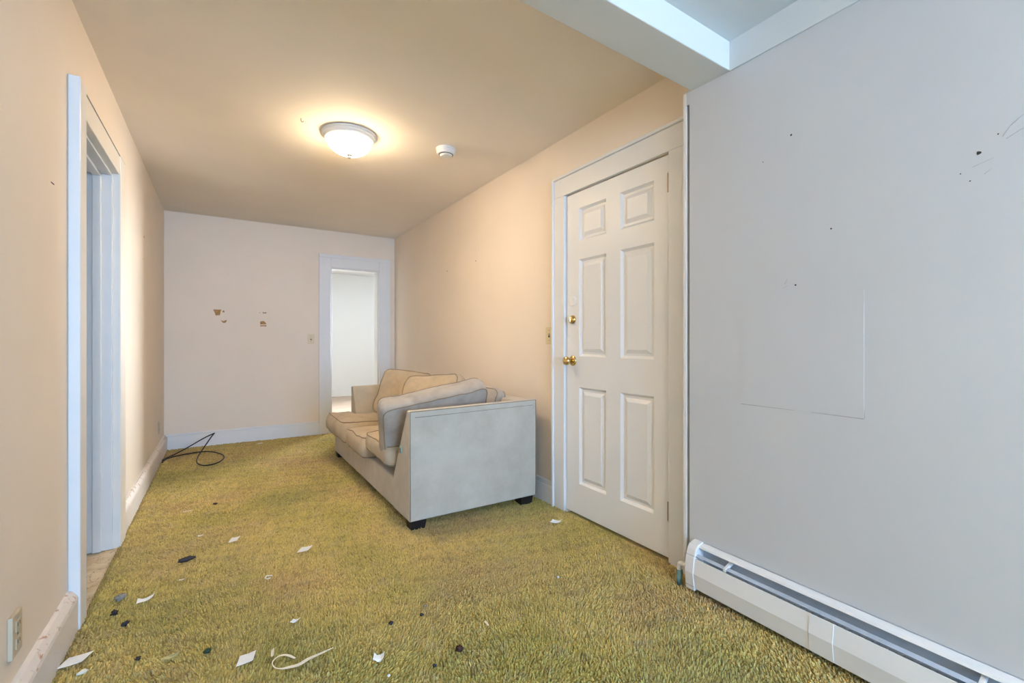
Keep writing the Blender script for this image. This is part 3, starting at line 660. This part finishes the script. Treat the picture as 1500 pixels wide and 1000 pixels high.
sheet('tissue_scrap', 'crumpled greyish tissue scrap near the entry door', 1.690, 2.160, .062, .040, -25, 'paper_white', 'paper', .014, skew=.6)
lump('white_bead', 'tiny white bead on the carpet toward the entry door', 1.308, 1.658, .0055, 1, 1, .8, 0, 'paper_white', 'debris', .2)
rp = [(.184 + .013 * math.cos(k * math.pi / 8), 2.373 + .017 * math.sin(k * math.pi / 8), .006 + .002 * math.cos(k)) for k in range(14)]
tag(MB().tube(rp, .0025, 6).build('plastic_ring', 'paper_white', base=(.184, 2.373, 0), smooth=True), 'broken pale plastic ring on the mid carpet', 'ring')
sheet('paint_flake', 'white paint flake at the foot of the end wall', .347, 5.535, .050, .034, 5, 'paper_white', 'debris', .003)
sheet('paint_flake', 'tiny white flake above the charcoal lump', -.100, 3.085, .022, .016, 0, 'paper_white', 'debris', .003)
sheet('paint_sliver', 'thin white sliver out from the far casing of the side doorway', -.182, 3.572, .050, .012, 10, 'paper_cream', 'debris', .003)
lump('brown_crumb', 'small brown crumb on the carpet beyond the sliver', -.036, 3.638, .012, 1.2, .8, .5, 0, 'litter_brown', 'debris', .5)
sheet('clear_shred', 'faint pale shred on the carpet above the brown lump', .859, 1.532, .008, .030, 10, 'paper_cream', 'debris', .004)
lump('white_bead', 'tiny white bead below the folded label', .459, 1.466, .0050, 1, 1, .7, 0, 'paper_white', 'debris', .2)
sheet('paint_flake', 'tiny pinkish white flake below the charcoal lump', -.153, 2.560, .020, .012, 0, 'paper_cream', 'debris', .003)
# curled pale ribbon
rb = smooth_path([(.211, 1.706, .012), (.188, 1.729, .018), (.164, 1.740, .016), (.145, 1.729, .010), (.149, 1.704, .006), (.167, 1.685, .006), (.191, 1.677, .007), (.219, 1.670, .009), (.250, 1.681, .010), (.291, 1.691, .008), (.333, 1.702, .006)], 6)
vs = []; fs = []; nR = len(rb)
for i, p in enumerate(rb):
    t_ = (rb[min(i + 1, nR - 1)] - rb[max(i - 1, 0)]).normalized(); sd_ = Vector((-t_.y, t_.x, 0)); u = i / (nR - 1)
    wdt = .0015 + .0055 * max(0, math.sin(math.pi * min(1, max(0, (u - .45) / .55)))) + .003 * math.exp(-((u - .08) / .1) ** 2)
    for q in (p - sd_ * wdt, p + sd_ * wdt, p + sd_ * wdt + Vector((0, 0, .0012)), p - sd_ * wdt + Vector((0, 0, .0012))): vs.append(q)
for i in range(nR - 1):
    for k in range(4): fs.append((i * 4 + k, i * 4 + (k + 1) % 4, i * 4 + 4 + (k + 1) % 4, i * 4 + 4 + k))
fs += [(3, 2, 1, 0), tuple((nR - 1) * 4 + k for k in range(4))]
tag(MB().add(vs, fs).build('plastic_ribbon', 'paper_cream', base=(.24, 1.70, 0), smooth=False), 'curled cream ribbon strip near the bottom of the carpet', 'ribbon')

# ------------------------------------------------------------------ carpet pile: real tufts, too many to count
def pile():
    X0, X1 = -.464, XR - .002
    P = []
    for ya, yb_, sp in ((-.35, 2.9, .0080), (2.9, YB - .004, .0095)):
        nx, ny = int((X1 - X0) / sp), int((yb_ - ya) / sp)
        gx, gy = np.meshgrid(np.arange(nx), np.arange(ny))
        x = X0 + (gx.ravel() + .5 + rng.uniform(-.5, .5, gx.size)) * sp
        y = ya + (gy.ravel() + .5 + rng.uniform(-.5, .5, gx.size)) * sp
        P.append(np.stack([x, y, np.full_like(x, sp)], 1))
    P = np.concatenate(P); n = len(P)
    # smooth random fields from a few waves: lean of the pile and clumping
    def field(k, f0, f1):
        out = np.zeros(n)
        for _ in range(k):
            a = rng.uniform(0, 2 * np.pi); f = rng.uniform(f0, f1); out += np.sin((P[:, 0] * np.cos(a) + P[:, 1] * np.sin(a)) * f + rng.uniform(0, 6.28))
        return out / np.sqrt(k)
    lx = field(6, 3, 14) * .0035 + rng.normal(0, .0022, n); ly = field(6, 3, 14) * .0035 + rng.normal(0, .0022, n)
    hgt = .0100 + .0020 * field(8, 40, 160) + rng.normal(0, .0024, n)
    r = P[:, 2] * rng.uniform(.60, .85, n); rt = r * rng.uniform(.35, .60, n); a0 = rng.uniform(0, 2 * np.pi, n)
    V = np.zeros((n, 6, 3)); zt = ZF + np.clip(hgt, .004, .017)
    for k in range(3):
        a = a0 + k * 2 * np.pi / 3
        V[:, k, 0] = P[:, 0] + r * np.cos(a); V[:, k, 1] = P[:, 1] + r * np.sin(a); V[:, k, 2] = ZF - .001
        V[:, k + 3, 0] = P[:, 0] + lx + rt * np.cos(a); V[:, k + 3, 1] = P[:, 1] + ly + rt * np.sin(a); V[:, k + 3, 2] = zt + rng.normal(0, .0007, n)
    V[:, :, 0] = np.clip(V[:, :, 0], X0, X1)
    tri = np.array([[0, 1, 4], [0, 4, 3], [1, 2, 5], [1, 5, 4], [2, 0, 3], [2, 3, 5], [3, 4, 5]])
    idx = (np.arange(n)[:, None, None] * 6 + tri[None]).reshape(-1)
    me = bpy.data.meshes.new('carpet_pile'); me.vertices.add(n * 6); me.vertices.foreach_set('co', V.reshape(-1).astype(np.float32))
    nf = n * 7; me.loops.add(nf * 3); me.loops.foreach_set('vertex_index', idx.astype(np.int32))
    me.polygons.add(nf); me.polygons.foreach_set('loop_start', np.arange(0, nf * 3, 3, dtype=np.int32))
    tone = np.clip(.5 + .20 * field(8, 25, 90) * .5 + rng.normal(0, .22, n), 0, 1)
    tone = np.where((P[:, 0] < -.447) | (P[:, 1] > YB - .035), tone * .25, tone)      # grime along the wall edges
    at = me.attributes.new('tone', 'FLOAT', 'POINT'); at.data.foreach_set('value', np.repeat(tone, 6).astype(np.float32))
    me.update(); me.validate(); me.materials.append(MATS['carpet_pile'])
    o = bpy.data.objects.new('carpet_pile', me); C.objects.link(o); o.parent = fl; o['kind'] = 'stuff'
    return o
pile()
